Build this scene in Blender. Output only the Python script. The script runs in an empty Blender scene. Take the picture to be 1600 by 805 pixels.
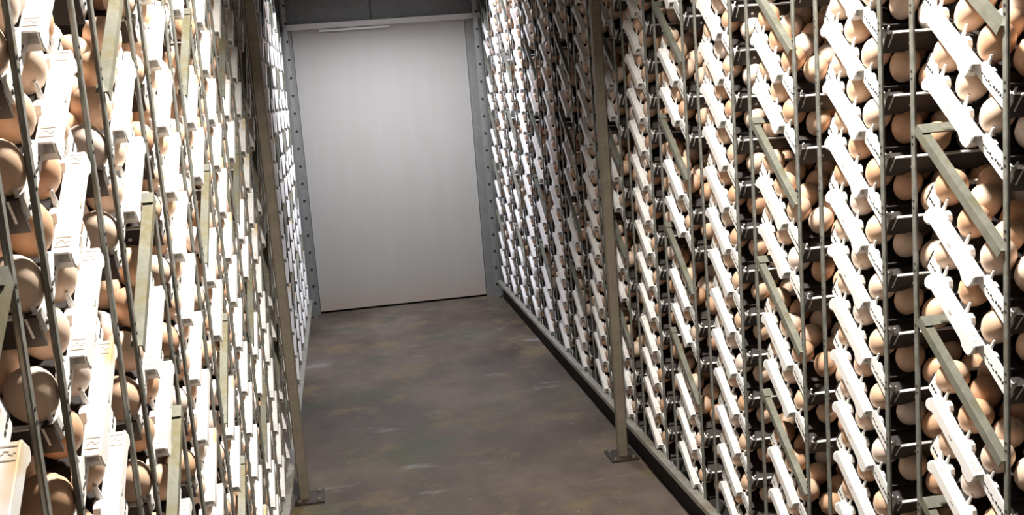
import bpy, math, random
import numpy as np
from mathutils import Matrix, Vector

random.seed(7)
rng = np.random.default_rng(7)
S = bpy.context.scene
COL = S.collection

# ------------------------------------------------------------------ camera, world, lights, exposure
CAM = Vector((0.0, 0.0, 1.4))
YAW, PITCH, ROLL, FPX = math.radians(8.733), math.radians(9.09), math.radians(-4.421), 1661.8
_f = Vector((math.sin(YAW) * math.cos(PITCH), math.cos(YAW) * math.cos(PITCH), -math.sin(PITCH)))
_r = Vector((math.cos(YAW), -math.sin(YAW), 0))
_u = _r.cross(_f)
RGT = _r * math.cos(ROLL) + _u * math.sin(ROLL)
UPV = _u * math.cos(ROLL) - _r * math.sin(ROLL)
FWD = _f
cd = bpy.data.cameras.new('camera')
cd.sensor_fit = 'HORIZONTAL'
cd.sensor_width = 36.0
cd.lens = FPX * 36.0 / 1600.0
cd.clip_start = 0.02
cam = bpy.data.objects.new('camera', cd)
COL.objects.link(cam)
cam.matrix_world = Matrix(((RGT.x, UPV.x, -FWD.x, CAM.x), (RGT.y, UPV.y, -FWD.y, CAM.y),
                           (RGT.z, UPV.z, -FWD.z, CAM.z), (0, 0, 0, 1)))
S.camera = cam

w = bpy.data.worlds.new('world')
S.world = w
w.use_nodes = True
w.node_tree.nodes['Background'].inputs[0].default_value = (0.03, 0.03, 0.035, 1)
w.node_tree.nodes['Background'].inputs[1].default_value = 0.2
S.view_settings.view_transform = 'Standard'
S.view_settings.look = 'None'
S.view_settings.gamma = 1.0
S.view_settings.use_curve_mapping = False
S.view_settings.exposure = 0.0

# the two ceiling lamps of the aisle: x, y, z, length along the aisle, watts, colour, distance of the added end baffles that cut off the light
LAMPS = [
    (0.36, 1.76, 2.58, 0.14, 118.0, (1.0, 0.95, 0.87), 0.19),
    (0.36, 6.08, 2.22, 0.36, 50.0, (0.86, 0.89, 1.0), 0.27),
]

def project(p):
    d = Vector(p) - CAM
    z = d.dot(FWD)
    if z < 0.05:
        return None
    return 800 + FPX * d.dot(RGT) / z, 402.5 - FPX * d.dot(UPV) / z, z

def in_frame(p, m=0.0):
    q = project(p)
    return q is not None and -m <= q[0] <= 1600 + m and -m <= q[1] <= 805 + m

# ------------------------------------------------------------------ materials
def material(name):
    m = bpy.data.materials.new(name)
    m.use_nodes = True
    nt = m.node_tree
    return m, nt, nt.nodes['Principled BSDF']

def ramp(nt, fac, stops):
    n = nt.nodes.new('ShaderNodeValToRGB')
    els = n.color_ramp.elements
    while len(els) < len(stops):
        els.new(0.5)
    for e, (p, c) in zip(els, stops):
        e.position = p
        e.color = (*c, 1)
    nt.links.new(fac, n.inputs[0])
    return n.outputs[0]

def noise(nt, scale, detail=4, rough=0.6, coord='Object', stretch=None):
    tc = nt.nodes.new('ShaderNodeTexCoord')
    n = nt.nodes.new('ShaderNodeTexNoise')
    n.inputs['Scale'].default_value = scale
    n.inputs['Detail'].default_value = detail
    n.inputs['Roughness'].default_value = rough
    src = tc.outputs[coord]
    if stretch:
        mp = nt.nodes.new('ShaderNodeMapping')
        mp.inputs['Scale'].default_value = stretch
        nt.links.new(src, mp.inputs[0])
        src = mp.outputs[0]
    nt.links.new(src, n.inputs['Vector'])
    return n.outputs[0]

def mix(nt, fac, a, b, mode='MIX'):
    n = nt.nodes.new('ShaderNodeMix')
    n.data_type = 'RGBA'
    n.blend_type = mode
    for sock, v in ((n.inputs[0], fac), (n.inputs[6], a), (n.inputs[7], b)):
        if isinstance(v, (int, float)):
            sock.default_value = v
        elif isinstance(v, tuple):
            sock.default_value = (*v, 1)
        else:
            nt.links.new(v, sock)
    return n.outputs[2]

def bump(nt, bs, h, strength, dist=0.002):
    b = nt.nodes.new('ShaderNodeBump')
    b.inputs['Strength'].default_value = strength
    b.inputs['Distance'].default_value = dist
    nt.links.new(h, b.inputs['Height'])
    nt.links.new(b.outputs[0], bs.inputs['Normal'])

def simple(name, c, rough=0.6, metal=0.0):
    m, nt, bs = material(name)
    bs.inputs['Base Color'].default_value = (*c, 1)
    bs.inputs['Roughness'].default_value = rough
    bs.inputs['Metallic'].default_value = metal
    return m

def make_plastic():
    m, nt, bs = material('white_plastic')
    oi = nt.nodes.new('ShaderNodeObjectInfo')
    n = noise(nt, 14, 4)
    base = ramp(nt, n, [(0.3, (0.80, 0.78, 0.75)), (0.6, (0.86, 0.85, 0.83))])
    n2 = noise(nt, 9, 2, coord='Object')
    st = nt.nodes.new('ShaderNodeMath'); st.operation = 'MULTIPLY'
    sel = ramp(nt, oi.outputs['Random'], [(0.80, (0, 0, 0)), (0.86, (1, 1, 1))])
    spot = ramp(nt, n2, [(0.62, (0, 0, 0)), (0.68, (1, 1, 1))])
    nt.links.new(sel, st.inputs[0]); nt.links.new(spot, st.inputs[1])
    c = mix(nt, st.outputs[0], base, (0.72, 0.52, 0.22))
    nt.links.new(c, bs.inputs['Base Color'])
    bs.inputs['Roughness'].default_value = 0.42
    return m

def make_steel(name, lo, hi, stain):
    m, nt, bs = material(name)
    n = noise(nt, 30, 5, 0.7)
    base = ramp(nt, n, [(0.3, lo), (0.65, hi)])
    n2 = noise(nt, 9, 4, 0.7)
    f = ramp(nt, n2, [(0.52, (0, 0, 0)), (0.66, (1, 1, 1))])
    nt.links.new(mix(nt, f, base, stain), bs.inputs['Base Color'])
    bs.inputs['Metallic'].default_value = 0.45
    bs.inputs['Roughness'].default_value = 0.5
    bump(nt, bs, n, 0.25)
    return m

def make_egg(name, c, c2):
    m, nt, bs = material(name)
    oi = nt.nodes.new('ShaderNodeObjectInfo')
    n = noise(nt, 40, 3, 0.6, 'Object')
    col = ramp(nt, n, [(0.3, c), (0.75, c2)])
    nt.links.new(col, bs.inputs['Base Color'])
    bs.inputs['Roughness'].default_value = 0.45
    bs.inputs['Specular IOR Level'].default_value = 0.35
    return m

def make_floor():
    m, nt, bs = material('stained_concrete')
    n = noise(nt, 1.7, 9, 0.66, stretch=(1.0, 0.7, 1))
    base = ramp(nt, n, [(0.34, (0.060, 0.043, 0.033)), (0.50, (0.108, 0.082, 0.066)), (0.66, (0.168, 0.134, 0.110))])
    g = ramp(nt, noise(nt, 1.9, 5, 0.6), [(0.54, (0, 0, 0)), (0.66, (0.7,) * 3)])
    c = mix(nt, g, base, (0.060, 0.078, 0.046))
    y = ramp(nt, noise(nt, 2.6, 7, 0.72), [(0.53, (0, 0, 0)), (0.64, (0.75,) * 3)])
    c = mix(nt, y, c, (0.175, 0.128, 0.062))
    s = ramp(nt, noise(nt, 3.7, 4, 0.55, stretch=(0.7, 1.5, 1)), [(0.63, (0, 0, 0)), (0.72, (0.7,) * 3)])
    c = mix(nt, s, c, (0.26, 0.245, 0.23))
    sp = ramp(nt, noise(nt, 60, 2, 0.5), [(0.72, (0, 0, 0)), (0.76, (1, 1, 1))])
    c = mix(nt, sp, c, (0.34, 0.29, 0.20))
    nt.links.new(c, bs.inputs['Base Color'])
    r = ramp(nt, n, [(0.3, (0.58,) * 3), (0.7, (0.78,) * 3)])
    nt.links.new(r, bs.inputs['Roughness'])
    bs.inputs['Specular IOR Level'].default_value = 0.3
    bump(nt, bs, noise(nt, 22, 6, 0.7), 0.25, 0.004)
    return m

def make_door():
    m, nt, bs = material('painted_door_panel')
    n = noise(nt, 3, 5, 0.6, stretch=(4, 1, 0.5))
    base = ramp(nt, n, [(0.3, (0.470, 0.447, 0.405)), (0.7, (0.500, 0.477, 0.437))])
    tc = nt.nodes.new('ShaderNodeTexCoord')
    sx = nt.nodes.new('ShaderNodeSeparateXYZ')
    nt.links.new(tc.outputs['Object'], sx.inputs[0])
    # rusty splash stain along the foot of the panel
    n2 = noise(nt, 5, 5, 0.7, stretch=(1, 1, 1.6))
    ad = nt.nodes.new('ShaderNodeMath'); ad.operation = 'MULTIPLY_ADD'
    ad.inputs[1].default_value = 0.35; 
    nt.links.new(n2, ad.inputs[0]); nt.links.new(sx.outputs[2], ad.inputs[2])
    f = ramp(nt, ad.outputs[0], [(0.17, (0.75,) * 3), (0.36, (0, 0, 0))])
    nt.links.new(mix(nt, f, base, (0.52, 0.40, 0.31)), bs.inputs['Base Color'])
    bs.inputs['Roughness'].default_value = 0.55
    return m

M = {
    'plastic': make_plastic(),
    'steel': make_steel('galvanised_steel', (0.16, 0.165, 0.145), (0.30, 0.30, 0.27), (0.18, 0.155, 0.10)),
    'bar': make_steel('stained_galvanised_bar', (0.17, 0.175, 0.14), (0.29, 0.285, 0.235), (0.22, 0.19, 0.10)),
    'post': make_steel('painted_post', (0.21, 0.175, 0.13), (0.29, 0.25, 0.19), (0.22, 0.175, 0.12)),
    'foot': make_steel('rusty_foot', (0.035, 0.026, 0.022), (0.07, 0.052, 0.042), (0.06, 0.04, 0.03)),
    'rail': make_steel('base_rail_steel', (0.30, 0.29, 0.25), (0.44, 0.42, 0.37), (0.30, 0.25, 0.17)),
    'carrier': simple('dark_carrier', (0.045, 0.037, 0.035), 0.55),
    'dark': simple('dark_hole', (0.012, 0.011, 0.010), 0.8),
    'print': simple('dark_print', (0.03, 0.03, 0.03), 0.7),
    'emboss': simple('embossed_line', (0.45, 0.40, 0.35), 0.6),
    'kerb': simple('black_kerb', (0.022, 0.020, 0.019), 0.85),
    'floor': make_floor(),
    'door': make_door(),
    'jamb': make_steel('grey_jamb', (0.30, 0.295, 0.275), (0.37, 0.365, 0.34), (0.31, 0.30, 0.26)),
    'upper': make_steel('dark_panel', (0.21, 0.21, 0.21), (0.27, 0.27, 0.265), (0.24, 0.24, 0.23)),
    'track': simple('bright_track', (0.85, 0.84, 0.80), 0.4, 0.1),
    'wall': simple('dull_wall', (0.16, 0.15, 0.145), 0.8),
    'housing': simple('lamp_housing', (0.5, 0.5, 0.5), 0.5),
}
M['kerb'].node_tree.nodes['Principled BSDF'].inputs['Roughness'].default_value = 0.9
EGGS = [
    ('brown', make_egg('egg_brown', (0.60, 0.35, 0.21), (0.69, 0.43, 0.275))),
    ('tan', make_egg('egg_tan', (0.70, 0.47, 0.315), (0.77, 0.54, 0.38))),
    ('beige', make_egg('egg_beige', (0.76, 0.56, 0.42), (0.83, 0.65, 0.51))),
    ('pale pinkish', make_egg('egg_pink', (0.80, 0.64, 0.54), (0.86, 0.72, 0.63))),
]
EGG_W = [0.22, 0.38, 0.26, 0.14]

# ------------------------------------------------------------------ mesh helpers
class MB:
    def __init__(self):
        self.v, self.f, self.m = [], [], []
    def add(self, vs, fs, mi=0):
        o = len(self.v)
        self.v += [tuple(p) for p in vs]
        self.f += [tuple(i + o for i in q) for q in fs]
        self.m += [mi] * len(fs)
        return self
    def box(self, a, b, mi=0):
        x0, y0, z0 = a; x1, y1, z1 = b
        return self.add([(x0, y0, z0), (x1, y0, z0), (x1, y1, z0), (x0, y1, z0),
                         (x0, y0, z1), (x1, y0, z1), (x1, y1, z1), (x0, y1, z1)],
                        [(0, 3, 2, 1), (4, 5, 6, 7), (0, 1, 5, 4), (1, 2, 6, 5), (2, 3, 7, 6), (3, 0, 4, 7)], mi)
    def prism(self, poly, x0, x1, bev=0.0, mi=0):
        """polygon in (y,z) run from x0 to x1; bev shrinks the outline at x0"""
        n = len(poly)
        cy = sum(p[0] for p in poly) / n; cz = sum(p[1] for p in poly) / n
        def ins(d):
            out = []
            for y, z in poly:
                l = math.hypot(y - cy, z - cz)
                out.append((y - math.copysign(min(d, abs(y - cy)), y - cy), z - math.copysign(min(d, abs(z - cz)), z - cz)))
            return out
        rows = [(x0, ins(bev)), (x0 + math.copysign(bev, x1 - x0), poly), (x1, poly)] if bev else [(x0, poly), (x1, poly)]
        vs = [(x, y, z) for x, pl in rows for y, z in pl]
        fs = [tuple(range(n))[::-1], tuple(range((len(rows) - 1) * n, len(rows) * n))]
        for k in range(len(rows) - 1):
            for i in range(n):
                j = (i + 1) % n
                fs.append((k * n + i, k * n + j, (k + 1) * n + j, (k + 1) * n + i))
        return self.add(vs, fs, mi)
    def cyl(self, p, q, r0, r1, seg=6, mi=0):
        p, q = Vector(p), Vector(q)
        d = (q - p).normalized()
        a = d.orthogonal().normalized(); b = d.cross(a)
        vs = []
        for c, r in ((p, r0), (q, r1)):
            for i in range(seg):
                t = 2 * math.pi * i / seg
                vs.append(c + a * (r * math.cos(t)) + b * (r * math.sin(t)))
        fs = [tuple(range(seg))[::-1], tuple(range(seg, 2 * seg))]
        fs += [(i, (i + 1) % seg, seg + (i + 1) % seg, seg + i) for i in range(seg)]
        return self.add(vs, fs, mi)
    def mesh(self, name, mats, smooth=False):
        me = bpy.data.meshes.new(name)
        me.from_pydata(self.v, [], self.f)
        if not isinstance(mats, (list, tuple)):
            mats = [mats]
        for k in mats:
            me.materials.append(k)
        if len(mats) > 1:
            me.polygons.foreach_set('material_index', self.m)
        me.validate()
        import bmesh
        bm = bmesh.new(); bm.from_mesh(me)
        bmesh.ops.recalc_face_normals(bm, faces=bm.faces)
        bm.to_mesh(me); bm.free()
        if smooth:
            me.polygons.foreach_set('use_smooth', [True] * len(me.polygons))
        return me

def link(name, me, parent=None, loc=None, rot=None):
    o = bpy.data.objects.new(name, me)
    COL.objects.link(o)
    if loc is not None: o.location = loc
    if rot is not None: o.rotation_euler = rot
    if parent is not None: o.parent = parent
    return o

def tag(o, label=None, cat=None, group=None, kind=None):
    if label: o['label'] = label
    if cat: o['category'] = cat
    if group: o['group'] = group
    if kind: o['kind'] = kind
    return o

ORD = ['zeroth', 'first', 'second', 'third', 'fourth', 'fifth', 'sixth', 'seventh', 'eighth', 'ninth', 'tenth', 'eleventh',
       'twelfth', 'thirteenth', 'fourteenth', 'fifteenth', 'sixteenth', 'seventeenth', 'eighteenth']

# ------------------------------------------------------------------ the setting
YEND = 7.13
TOP = 2.72
def struct(name, mb, mat, label=None, parent=None, loc=None):
    o = link(name, mb.mesh(name, mat), parent, loc)
    if parent is None:
        tag(o, label, name.split('_')[0], kind='structure')
    return o
struct('floor', MB().box((-1.1, -0.9, -0.05), (1.8, 7.3, 0.0)), M['floor'], 'dull brown-grey stained concrete floor of the aisle')
struct('ceiling', MB().box((-1.1, -0.9, TOP), (1.8, 7.3, TOP + 0.05)), M['wall'], 'dull grey ceiling over the aisle')
struct('wall_left', MB().box((-1.12, -0.9, 0), (-1.07, 7.3, TOP)), M['wall'], 'dull wall behind the left egg rack')
struct('wall_right', MB().box((1.75, -0.9, 0), (1.80, 7.3, TOP)), M['wall'], 'dull wall behind the right egg rack')
struct('wall_back', MB().box((-1.1, -0.95, 0), (1.8, -0.9, TOP)), M['wall'], 'dull wall behind the viewer')
wend = struct('wall_end', MB().box((-1.1, YEND + 0.06, 0), (1.8, YEND + 0.12, TOP)), M['upper'], 'grey end wall around the white door')
# dark panels above the door with a vertical seam
for x0, x1 in ((-0.29, 0.288), (0.296, 1.02)):
    link('panel', MB().box((x0, YEND + 0.03, 1.90), (x1, YEND + 0.06, TOP)).mesh('panel', M['upper']), wend)
door = struct('door_1', MB().box((-0.225, -0.02, 0.0), (0.895, 0.025, 1.85)), M['door'], 'plain off-white door panel closing the end of the aisle', loc=(0, YEND, 0.014))
tr = struct('trim_1', MB().box((-0.27, YEND - 0.055, 1.862), (1.0, YEND + 0.06, 1.885)).box((-0.27, YEND - 0.055, 1.885), (1.0, YEND - 0.048, 1.897)),
            M['track'], 'bright metal track running along the top of the white door')
link('track_lip', MB().box((-0.05, YEND - 0.05, 1.842), (0.40, YEND - 0.035, 1.855)).mesh('track_lip', M['track']), tr)
struct('trim_2', MB().box((-0.36, YEND - 0.03, 0), (-0.228, YEND + 0.06, 1.86)), M['jamb'], 'grey jamb on the left of the white door')
struct('trim_3', MB().box((0.898, YEND - 0.03, 0), (1.06, YEND + 0.06, 1.86)), M['jamb'], 'grey jamb on the right of the white door')

# ------------------------------------------------------------------ rack geometry constants
TH = math.radians(38.0)
CT, ST = math.cos(TH), math.sin(TH)
L, W = 0.300, 0.40
PITCHY, PITCHZ = 0.372, 0.1125
Y0R, Y0L, Z0 = 1.712, 1.702, 1.381
LIP = {1: 0.997, -1: -0.302}       # x of the recessed tray lip on the right and left rack
SIDE = {1: 'right', -1: 'left'}
KR = {1: range(0, 15), -1: range(-2, 15)}
SLOTS = range(-5, 11)
def slot_is_bar(k, j):
    return k % 2 == 0 and j in (-5, -2, 1, 4, 7)
def w2(origin, p):                   # tray local -> world
    x, y, z = p
    return (origin[0] + x, origin[1] + y * CT - z * ST, origin[2] + y * ST + z * CT)

# ------------------------------------------------------------------ tray meshes (local x = into rack, y = up the slope, z = normal)
def wall_loop(mb, s, v0, v1, u0, u1, n0, n1, t=0.0035, r=0.014, seg=4):
    pts = []
    for cx, cy, a0 in ((v1 - r, -u0 - r, 0), (v0 + r, -u0 - r, 90), (v0 + r, -u1 + r, 180), (v1 - r, -u1 + r, 270)):
        for i in range(seg + 1):
            a = math.radians(a0 + 90 * i / seg)
            pts.append((cx, cy, math.cos(a), math.sin(a)))
    n = len(pts)
    vs = []
    for rr, z in ((r, n0), (r, n1), (r - t, n1), (r - t, n0)):
        vs += [(s * (cx + rr * ca), cy + rr * sa, z) for cx, cy, ca, sa in pts]
    fs = []
    for k in range(4):
        for i in range(n):
            j = (i + 1) % n
            fs.append((k * n + i, k * n + j, ((k + 1) % 4) * n + j, ((k + 1) % 4) * n + i))
    mb.add(vs, fs)

def b3(mb, s, v0, v1, u0, u1, n0, n1, mi=0):
    a, b = sorted((s * v0, s * v1))
    mb.box((a, -u1, n0), (b, -u0, n1), mi)

ROW_A = [0.027, 0.109, 0.191, 0.272]
ROW_B = [0.068, 0.150, 0.232]
def egg_sites(nrows, s):
    out = []
    for r in range(nrows):
        v = 0.0215 + 0.0385 * r
        us = ROW_A[:3] if r == 0 and s > 0 else ROW_A if r % 2 == 0 else ROW_B
        for i, u in enumerate(us):
            out.append((r, i, v, u))
    return out

def mb_body(s, full=True):
    # dark carrier: floor plate and long side walls
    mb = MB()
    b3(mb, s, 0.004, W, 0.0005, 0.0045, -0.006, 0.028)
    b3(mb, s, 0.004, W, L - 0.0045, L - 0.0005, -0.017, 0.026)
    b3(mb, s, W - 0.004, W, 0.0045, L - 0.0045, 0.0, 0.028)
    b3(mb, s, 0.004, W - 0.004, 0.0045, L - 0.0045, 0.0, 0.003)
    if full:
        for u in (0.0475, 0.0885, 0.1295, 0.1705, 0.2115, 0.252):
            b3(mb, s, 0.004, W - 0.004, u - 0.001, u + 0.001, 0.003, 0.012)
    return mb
def mb_lip(s, full=True):
    # white front lip with rounded ends, thin bright rim on the long sides, scalloped shelf
    mb = MB()
    r, t, seg = 0.015, 0.0035, 4 if full else 2
    path = []
    for cy, a0, a1 in ((-r, 90, 180), (-L + r, 180, 270)):
        for i in range(seg + 1):
            a = math.radians(a0 + (a1 - a0) * i / seg)
            path.append((r, cy, math.cos(a), math.sin(a)))
    vs = []
    path = path[:seg + 1] + [(r, -0.036, -1.0, 0.0), (r, -0.044, -1.0, 0.0), (r, -0.205, -1.0, 0.0), (r, -0.209, -1.0, 0.0)] + path[seg + 1:]
    for rr, z in ((r, -0.004), (r, 0.0165), (r - t, 0.0165), (r - t, -0.004)):
        vs += [(s * (cx + rr * ca), cy + rr * sa, z + (0.013 if z > 0 and cy > -0.04 else 0.009 if z > 0 and cy < -0.207 else 0.0)) for cx, cy, ca, sa in path]
    n = len(path); fs = []
    for k in range(4):
        for i in range(n - 1):
            fs.append((k * n + i, k * n + i + 1, ((k + 1) % 4) * n + i + 1, ((k + 1) % 4) * n + i))
    fs += [(0, n, 2 * n, 3 * n), (n - 1, 2 * n - 1, 3 * n - 1, 4 * n - 1)]
    mb.add(vs, fs)
    for u0 in (0.0, L - 0.005):
        b3(mb, s, r, W, u0, u0 + 0.005, 0.0255, 0.0285)
    mb.cyl((s * 0.055, -L + 0.002, 0.004), (s * 0.055, -L - 0.001, 0.004), 0.0035, 0.0035, 8)
    for u in (0.046, 0.128, 0.210):
        P = [(0.005, 0.008), (0.008, 0.019), (0.014, 0.0245), (0.024, 0.0245), (0.030, 0.019), (0.033, 0.008)]
        mb.prism([(-u - q, z) for q, z in P], s * 0.0008, s * 0.009)
    return mb
def rail_poly():
    # (y = -u, z = n) outline of the projecting hand rail, with rounded ends
    P = [(0.040, 0.012), (0.044, 0.017), (0.198, 0.017), (0.2045, 0.0155), (0.206, 0.011), (0.2055, -0.002), (0.202, -0.010), (0.194, -0.013),
         (0.182, -0.012), (0.172, -0.006), (0.060, -0.005), (0.050, -0.003), (0.042, 0.003)]
    return [(-u, n) for u, n in P]
def mb_rail(s):
    mb = MB().prism(rail_poly(), s * -0.017, s * -0.0145, bev=0.0012)      # face to the aisle
    b3(mb, s, -0.0145, 0.003, 0.0445, 0.2035, 0.0145, 0.017)               # top
    b3(mb, s, -0.0145, 0.003, 0.050, 0.1985, -0.0060, -0.003)               # underside
    b3(mb, s, -0.0145, 0.003, 0.0435, 0.186, -0.003, 0.0145)                # core, stops short of the open lower end
    b3(mb, s, -0.0145, 0.003, 0.182, 0.1985, -0.0115, -0.0060)
    return mb
def mb_lug(s):
    P = [(0.042, 0.010), (0.034, 0.002), (0.032, -0.009), (0.036, -0.0155), (0.047, -0.017), (0.056, -0.012), (0.062, -0.001)]
    return MB().prism([(-u, n) for u, n in P], s * -0.016, s * -0.002, bev=0.003)
def mb_pegs(s):
    mb = MB()
    for u in (0.052, 0.134, 0.216):
        mb.cyl((s * 0.004, -u, 0.016), (s * 0.005, -u + 0.003, 0.040), 0.0042, 0.0022)
    for u in (0.093, 0.175):
        mb.cyl((s * 0.020, -u + 0.008, 0.003), (s * 0.020, -u + 0.012, 0.042), 0.0042, 0.0022)
    for u in (0.010, 0.290):
        mb.cyl((s * 0.0065, -u, 0.022), (s * 0.0065, -u, 0.036), 0.003, 0.002)
    return mb
def mb_marks(s):
    mb = MB()
    # dark printed strokes on the recessed lip at both ends
    r = random.Random(3)
    u = 0.214
    while u < 0.288:
        l = r.choice((0.003, 0.005, 0.008, 0.004))
        n0 = 0.005 + r.uniform(-0.002, 0.003)
        b3(mb, s, -0.0006, 0.0005, u, u + l, n0, n0 + r.choice((0.0025, 0.005, 0.004)))
        u += l + r.uniform(0.002, 0.004)
    u = 0.012
    while u < 0.034:
        l = r.choice((0.003, 0.005))
        b3(mb, s, -0.0006, 0.0005, u, u + l, 0.008, 0.012)
        u += l + 0.003
    # embossed frame lines and small mark on the rail top near both ends
    for c in (0.056, 0.188):
        for d in (-0.007, 0.007):
            b3(mb, s, -0.0150, 0.0005, c + d - 0.0006, c + d + 0.0006, 0.0165, 0.0174, 1)
        for q in range(7):
            v = -0.0145 + q * 0.002
            b3(mb, s, v, v + 0.0022, c - 0.001 + 0.0022 * math.sin(q * 1.3), c + 0.0004 + 0.0022 * math.sin(q * 1.3), 0.0165, 0.0173, 1)
    b3(mb, s, -0.0176, -0.0168, 0.118, 0.127, 0.006, 0.010, 1)
    return mb

TRAY = {}
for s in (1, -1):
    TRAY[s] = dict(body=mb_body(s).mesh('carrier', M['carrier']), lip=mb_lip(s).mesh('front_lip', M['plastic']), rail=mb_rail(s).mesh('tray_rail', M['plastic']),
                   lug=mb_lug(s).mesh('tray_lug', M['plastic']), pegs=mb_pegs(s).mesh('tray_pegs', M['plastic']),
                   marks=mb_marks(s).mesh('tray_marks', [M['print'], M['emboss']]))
    far = mb_lip(s, False)
    for q in (mb_rail(s), mb_lug(s)):
        far.add(q.v, q.f)
    q = mb_body(s, False)
    far.add(q.v, q.f, 1)
    TRAY[s]['far'] = far.mesh('egg_tray', [M['plastic'], M['carrier']])

# ------------------------------------------------------------------ eggs
def egg_verts(seg, rings, r=0.0268, h=0.0340):
    vs = [(0, 0, -h)]
    for i in range(1, rings):
        t = math.pi * i / rings
        z = -math.cos(t)
        rr = r * math.sin(t) * (1 + 0.11 * z)
        for k in range(seg):
            a = 2 * math.pi * k / seg
            vs.append((rr * math.cos(a), rr * math.sin(a), z * h))
    vs.append((0, 0, h))
    fs = []
    for k in range(seg):
        fs.append((0, 1 + (k + 1) % seg, 1 + k))
    for i in range(rings - 2):
        for k in range(seg):
            a = 1 + i * seg + k; b = 1 + i * seg + (k + 1) % seg
            fs.append((a, b, b + seg)); fs.append((a, b + seg, a + seg))
    last = len(vs) - 1
    for k in range(seg):
        fs.append((last, last - seg + k, last - seg + (k + 1) % seg))
    return np.array(vs), np.array(fs)
ev, ef = egg_verts(18, 12)
EGGM = []
for nm, mt in EGGS:
    mb = MB(); mb.add(ev.tolist(), ef.tolist())
    EGGM.append(mb.mesh('egg', mt, True))

# ------------------------------------------------------------------ lay out trays
trays = []
for s in (1, -1):
    for k in KR[s]:
        y0 = (Y0R if s > 0 else Y0L) + PITCHY * k
        for j in SLOTS:
            if slot_is_bar(k, j):
                continue
            org = (LIP[s], y0 + random.uniform(-0.003, 0.003), Z0 - PITCHZ * j + random.uniform(-0.003, 0.003))
            c = w2(org, (0, -0.15, 0.015))
            pts = [w2(org, (0, -u, n)) for u in (0.0, 0.1, 0.2, 0.3) for n in (0, 0.06)]
            vis = any(in_frame(p, -2) for p in pts)
            q = project(c)
            trays.append(dict(s=s, k=k, j=j, org=org, vis=vis, z=q[2] if q else 0.3, near=k <= 6))
shown = sorted([t for t in trays if t['vis']], key=lambda t: t['z'])[:300]
for t in trays: t['one'] = False
for t in shown: t['one'] = True
# words that find each column and each tray
first_col = {s: min(t['k'] for t in trays if t['s'] == s and t['vis']) for s in (1, -1)}
for s in (1, -1):
    for k in KR[s]:
        n = 0
        for t in sorted([t for t in trays if t['s'] == s and t['k'] == k and t['vis']], key=lambda t: t['j']):
            n += 1
            t['row'] = ORD[n]
            t['col'] = ORD[k - first_col[s] + 1]
stuff_m = []
for t in trays:
    s = t['s']
    if t['one']:
        lab = 'white plastic egg tray in %s rack, %s column from camera, %s tray down' % (SIDE[s], t['col'], t['row'])
        if t['near']:
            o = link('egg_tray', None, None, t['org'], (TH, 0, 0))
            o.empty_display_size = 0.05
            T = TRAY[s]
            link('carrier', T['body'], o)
            link('front_lip', T['lip'], o)
            link('rail', T['rail'], o)
            link('lug', T['lug'], o)
            tag(link('pegs', T['pegs'], o), kind='stuff')
            tag(link('printed_marks', T['marks'], o), 'dark printed strokes and embossed lines', kind='stuff')
        else:
            o = link('egg_tray', TRAY[s]['far'], None, t['org'], (TH, 0, 0))
        tag(o, lab, 'egg tray', 'egg trays in the %s rack' % SIDE[s])
    else:
        stuff_m.append(t)

def join_np(name, chunks, mats):
    """chunks: list of (verts Nx3, tri/quad faces list-of-arrays, material index)"""
    V = np.concatenate([c[0] for c in chunks]).astype(np.float32)
    off = 0; loops = []; tot = []; mi = []
    for v, f, m in chunks:
        loops.append((f + off).ravel()); tot.append(np.full(len(f), f.shape[1])); mi.append(np.broadcast_to(m, (len(f),)))
        off += len(v)
    loops = np.concatenate(loops).astype(np.int32); tot = np.concatenate(tot).astype(np.int32); mi = np.concatenate(mi).astype(np.int32)
    start = np.concatenate([[0], np.cumsum(tot)[:-1]]).astype(np.int32)
    me = bpy.data.meshes.new(name)
    me.vertices.add(len(V)); me.vertices.foreach_set('co', V.ravel())
    me.loops.add(len(loops)); me.loops.foreach_set('vertex_index', loops)
    me.polygons.add(len(tot)); me.polygons.foreach_set('loop_start', start); me.polygons.foreach_set('loop_total', tot)
    for m in mats: me.materials.append(m)
    me.polygons.foreach_set('material_index', mi)
    me.update(calc_edges=True)
    return me

ROTT = np.array(((1, 0, 0), (0, CT, -ST), (0, ST, CT)))
def tri_of(me):
    me.calc_loop_triangles()
    v = np.empty(len(me.vertices) * 3); me.vertices.foreach_get('co', v)
    f = np.empty(len(me.loop_triangles) * 3, dtype=np.int32); me.loop_triangles.foreach_get('vertices', f)
    m = np.empty(len(me.loop_triangles), dtype=np.int32)
    me.loop_triangles.foreach_get('material_index', m)
    return v.reshape(-1, 3), f.reshape(-1, 3), m
if stuff_m:
    base = {s: tri_of(TRAY[s]['far']) for s in (1, -1)}
    ch = []
    for t in stuff_m:
        v, f, m = base[t['s']]
        ch.append((v @ ROTT.T + np.array(t['org']), f, m))
    o = link('egg_trays', join_np('egg_trays', ch, [M['plastic'], M['carrier']]))
    tag(o, 'remaining white egg trays at the far end and outer rows of both racks', 'egg tray', kind='stuff')

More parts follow.
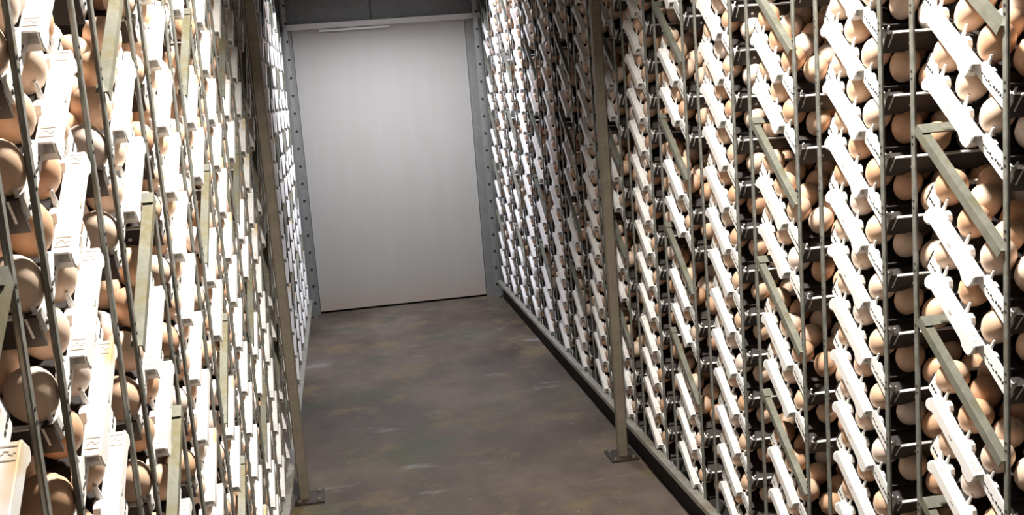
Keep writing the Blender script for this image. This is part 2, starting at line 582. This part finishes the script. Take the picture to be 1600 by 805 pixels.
# ------------------------------------------------------------------ eggs: the 300 largest in view as things, the rest as one object
cand = []
for t in trays:
    nrows = 9 if t['k'] <= 4 else (5 if t['k'] <= 7 else 4)
    for r, i, v, u in egg_sites(nrows, t['s']):
        jit = (random.uniform(-0.0015, 0.0015), random.uniform(-0.0015, 0.0015))
        c = w2(t['org'], (t['s'] * (v + jit[0]), -(u + jit[1]), 0.0440))
        ci = random.choices(range(4), EGG_W)[0]
        # lean a little, mostly down the slope
        rx = TH + random.uniform(-0.16, 0.10); ry = random.uniform(-0.14, 0.14)
        sc = random.uniform(0.95, 1.03)
        q = project(c)
        show = t['one'] and t['near'] and (r <= 1 or (r == 2 and i == 3)) and q is not None and -8 < q[0] < 1585 and -8 < q[1] < 803
        cand.append(dict(t=t, r=r, i=i, c=c, ci=ci, rx=rx, ry=ry, sc=sc, z=q[2] if q else 0.3, show=show))
big = sorted([e for e in cand if e['show']], key=lambda e: e['z'])[:300]
for e in big:
    e['one'] = True
PLACE_A = ['topmost', 'second', 'third', 'fourth']
PLACE_B = ['upper', 'middle', 'lower']
for e in big:
    t = e['t']
    o = link('egg', EGGM[e['ci']], None, e['c'], (e['rx'], e['ry'], random.uniform(0, 6.28) * 0))
    o.scale = (e['sc'],) * 3
    row = ('front row', 'second row', 'third row')[e['r']]
    pl = (PLACE_A if e['r'] % 2 == 0 else PLACE_B)[e['i']]
    lab = '%s egg, %s in %s, %s column %s tray down, %s rack' % (EGGS[e['ci']][0], pl, row, t['col'], t['row'], SIDE[t['s']])
    tag(o, lab, 'egg', 'eggs in the near trays')
lv, lf = egg_verts(9, 7)
ch = []
for e in cand:
    if e.get('one'):
        continue
    cx, sx = math.cos(e['rx']), math.sin(e['rx']); cy, sy = math.cos(e['ry']), math.sin(e['ry'])
    Rx = np.array(((1, 0, 0), (0, cx, -sx), (0, sx, cx))); Ry = np.array(((cy, 0, sy), (0, 1, 0), (-sy, 0, cy)))
    ch.append(((lv * e['sc']) @ (Rx @ Ry).T + np.array(e['c']), lf, e['ci']))
me = join_np('eggs', ch, [m for _, m in EGGS])
me.polygons.foreach_set('use_smooth', np.ones(len(me.polygons), dtype=bool))
o = link('eggs', me)
tag(o, 'remaining brown and beige eggs in the trays of both racks', 'egg', kind='stuff')

# ------------------------------------------------------------------ rack frames: uprights, tilted bars, cross rods
UP_TOP = 2.14
UPX = {1: 0.986, -1: -0.291}
UPY = {1: (0.015, -0.247), -1: (0.022, -0.243)}
def mb_upright(s):
    # slim flat bar with softened edges
    P = [(0, -0.0045), (0.0015, -0.006), (0.0045, -0.006), (0.006, -0.0045), (0.006, 0.0045), (0.0045, 0.006), (0.0015, 0.006), (0, 0.0045)]
    vs = [(s * a, b, z) for z in (0.10, UP_TOP) for a, b in P]
    return MB().add(vs, [(i, (i + 1) % 8, 8 + (i + 1) % 8, 8 + i) for i in range(8)] + [tuple(range(8)), tuple(range(8, 16))])
def mb_bolts(s, far):
    mb = MB()
    for j in SLOTS:
        z = Z0 - PITCHZ * j - (0.02 if far else 0.155)
        for dz in (0.0, 0.0125):
            if 0.12 < z + dz < UP_TOP:
                mb.cyl((s * -0.0008, -0.001, z + dz), (s * 0.001, -0.001, z + dz), 0.0024, 0.0024, 6)
    return mb
def mb_bar(s):
    mb = MB()
    b3(mb, s, -0.017, -0.015, 0.000, 0.300, 0.000, 0.016)       # face to the aisle
    b3(mb, s, -0.015, -0.001, 0.000, 0.300, 0.014, 0.016)         # top flange
    return mb
def mb_rod(s):
    mb = MB()
    b3(mb, s, -0.017, W, 0.000, 0.022, 0.017, 0.019)
    b3(mb, s, -0.017, W, 0.000, 0.002, -0.002, 0.017)
    return mb
FR = {}
for s in (1, -1):
    FR[s] = dict(upf=mb_upright(s).mesh('upright', M['steel']),
                 bof=mb_bolts(s, True).mesh('bolts', M['dark']), bon=mb_bolts(s, False).mesh('bolts', M['dark']),
                 bar=mb_bar(s).mesh('tilted_bar', M['bar']), rod=mb_rod(s).mesh('cross_rod', M['bar']))
for s in (1, -1):
    for k in KR[s]:
        y0 = (Y0R if s > 0 else Y0L) + PITCHY * k
        o = link('rack_frame', None, None, (UPX[s], y0, 0))
        c = ORD[max(1, k - first_col[s] + 1)] if k >= first_col[s] else None
        lab = 'galvanised steel frame with %s around %s column from camera, %s rack' % ('tilted bars' if k % 2 == 0 else 'plain uprights', c, SIDE[s])
        if c is None:
            lab = 'galvanised steel frame beside the viewer, mostly outside the picture, %s rack' % SIDE[s]
        tag(o, lab, 'rack frame', 'upright frames of the %s rack' % SIDE[s])
        u = link('upright', FR[s]['upf'], o, (0, UPY[s][0], 0)); tag(link('bolts', FR[s]['bof'], u), kind='stuff')
        u = link('upright', FR[s]['upf'], o, (0, UPY[s][1], 0)); tag(link('bolts', FR[s]['bon'], u), kind='stuff')
        for yy in UPY[s]:
            link('rear_upright', FR[s]['upf'], o, (s * 0.45, yy, 0))
        if k % 2 == 0:
            for j in (-5, -2, 1, 4, 7):
                b = link('tilted_bar', FR[s]['bar'], o, (LIP[s] - UPX[s], 0, Z0 - PITCHZ * j), (TH, 0, 0))
                link('cross_rod', FR[s]['rod'], b)

# ------------------------------------------------------------------ base rails and dark kerbs, posts, end strips
for s in (1, -1):
    x = UPX[s] - s * 0.010
    r = link('base_rail', None, None, (x, 0.3, 0))
    tag(r, 'long galvanised base rail along the foot of the %s rack' % SIDE[s], 'rail')
    mb = MB()
    a, b = sorted((s * -0.012, s * 0.016)); mb.box((a, 0, 0.117), (b, 6.7, 0.121))
    a, b = sorted((s * -0.012, s * -0.009)); mb.box((a, 0, 0.104), (b, 6.7, 0.117))
    link('rail_angle', mb.mesh('rail_angle', M['rail']), r)
    kb = MB()
    a, b = sorted((s * 0.022, s * 0.07)); kb.box((a, 0, 0), (b, 6.7, 0.098))
    o = link('kerb', kb.mesh('kerb', M['kerb']), None, (x, 0.3, 0))
    tag(o, 'black dirty kerb on the floor under the %s rack' % SIDE[s], 'kerb')
for x, y, lab in ((0.935, 3.73, 'brown square steel post standing before the right rack'), (-0.245, 3.72, 'brown square steel post standing before the left rack')):
    p = link('steel_post', None, None, (x, y, 0))
    tag(p, lab, 'post', 'aisle posts')
    h = 0.018
    P = [(-h, -h + .004), (-h + .004, -h), (h - .004, -h), (h, -h + .004), (h, h - .004), (h - .004, h), (-h + .004, h), (-h, h - .004)]
    vs = [(a, b, z) for z in (0.006, TOP) for a, b in P]
    mb = MB().add(vs, [(i, (i + 1) % 8, 8 + (i + 1) % 8, 8 + i) for i in range(8)] + [tuple(range(8)), tuple(range(8, 16))])
    link('tube', mb.mesh('tube', M['post']), p)
    dx = -0.004 if x > 0 else 0.018
    pl = link('foot_plate', MB().box((-0.052 + dx, -0.062, 0), (0.052 + dx, 0.062, 0.007)).mesh('foot_plate', M['foot']), p)
    for a in (-0.034 + dx, 0.034 + dx):
        for b in (-0.044, 0.044):
            link('bolt', MB().cyl((a, b, 0.006), (a, b, 0.014), 0.007, 0.006, 6).mesh('bolt', M['post']), pl)
for x0, x1, sd in ((0.940, 0.968, 'right'), (-0.272, -0.246, 'left')):
    e = link('end_strip', None, None, ((x0 + x1) / 2, 6.99, 0))
    tag(e, 'grey vertical steel strip with dark bolts at the far end of %s rack' % sd, 'strip')
    hw = (x1 - x0) / 2
    link('plate', MB().box((-hw, 0, 0.0), (hw, 0.004, UP_TOP)).mesh('plate', M['jamb']), e)
    mb = MB()
    for i in range(19):
        z = 0.10 + i * 0.1125
        mb.cyl((0.006, -0.003, z), (0.006, 0.0, z), 0.008, 0.008, 7)
    tag(link('bolts', mb.mesh('bolts', M['dark']), e), kind='stuff')

# ------------------------------------------------------------------ ceiling lamps
def lamp(x, y, z, ln, watt, colr, dy, lab):
    o = link('ceiling_lamp', None, None, (x, y, z))
    tag(o, lab, 'lamp', 'lamps of the aisle')
    mb = MB()
    mb.box((-0.07, -ln / 2 - 0.03, 0.045), (0.07, ln / 2 + 0.03, TOP - z))
    link('housing', mb.mesh('housing', M['housing']), o)
    for e in (-1, 1):
        y1 = e * dy
        link('added_baffle', MB().box((-0.55, min(y1, y1 + e * 0.004), -0.13), (0.55, max(y1, y1 + e * 0.004), TOP - z)).mesh('added_baffle', M['upper']), o)  # unseen plates, added to cut off the lamp's light along the aisle
    m, nt, bs = material('lamp_tube')
    bs.inputs['Emission Color'].default_value = (*colr, 1)
    bs.inputs['Emission Strength'].default_value = 6.0
    for dx in (-0.03, 0.03):
        link('tube', MB().cyl((dx, -ln / 2, 0.03), (dx, ln / 2, 0.03), 0.012, 0.012, 10).mesh('tube', m), o)
    ld = bpy.data.lights.new('lamp_light', 'AREA')
    ld.shape = 'RECTANGLE'; ld.size = 0.10; ld.size_y = ln
    ld.energy = watt; ld.color = colr
    lo = bpy.data.objects.new('lamp_light', ld); COL.objects.link(lo)
    lo.parent = o; lo.location = (0, 0, 0.01)
    return o
lamp(*LAMPS[0], 'warm white ceiling lamp above the near part of the aisle')
lamp(*LAMPS[1], 'cool white ceiling lamp above the aisle near the door')
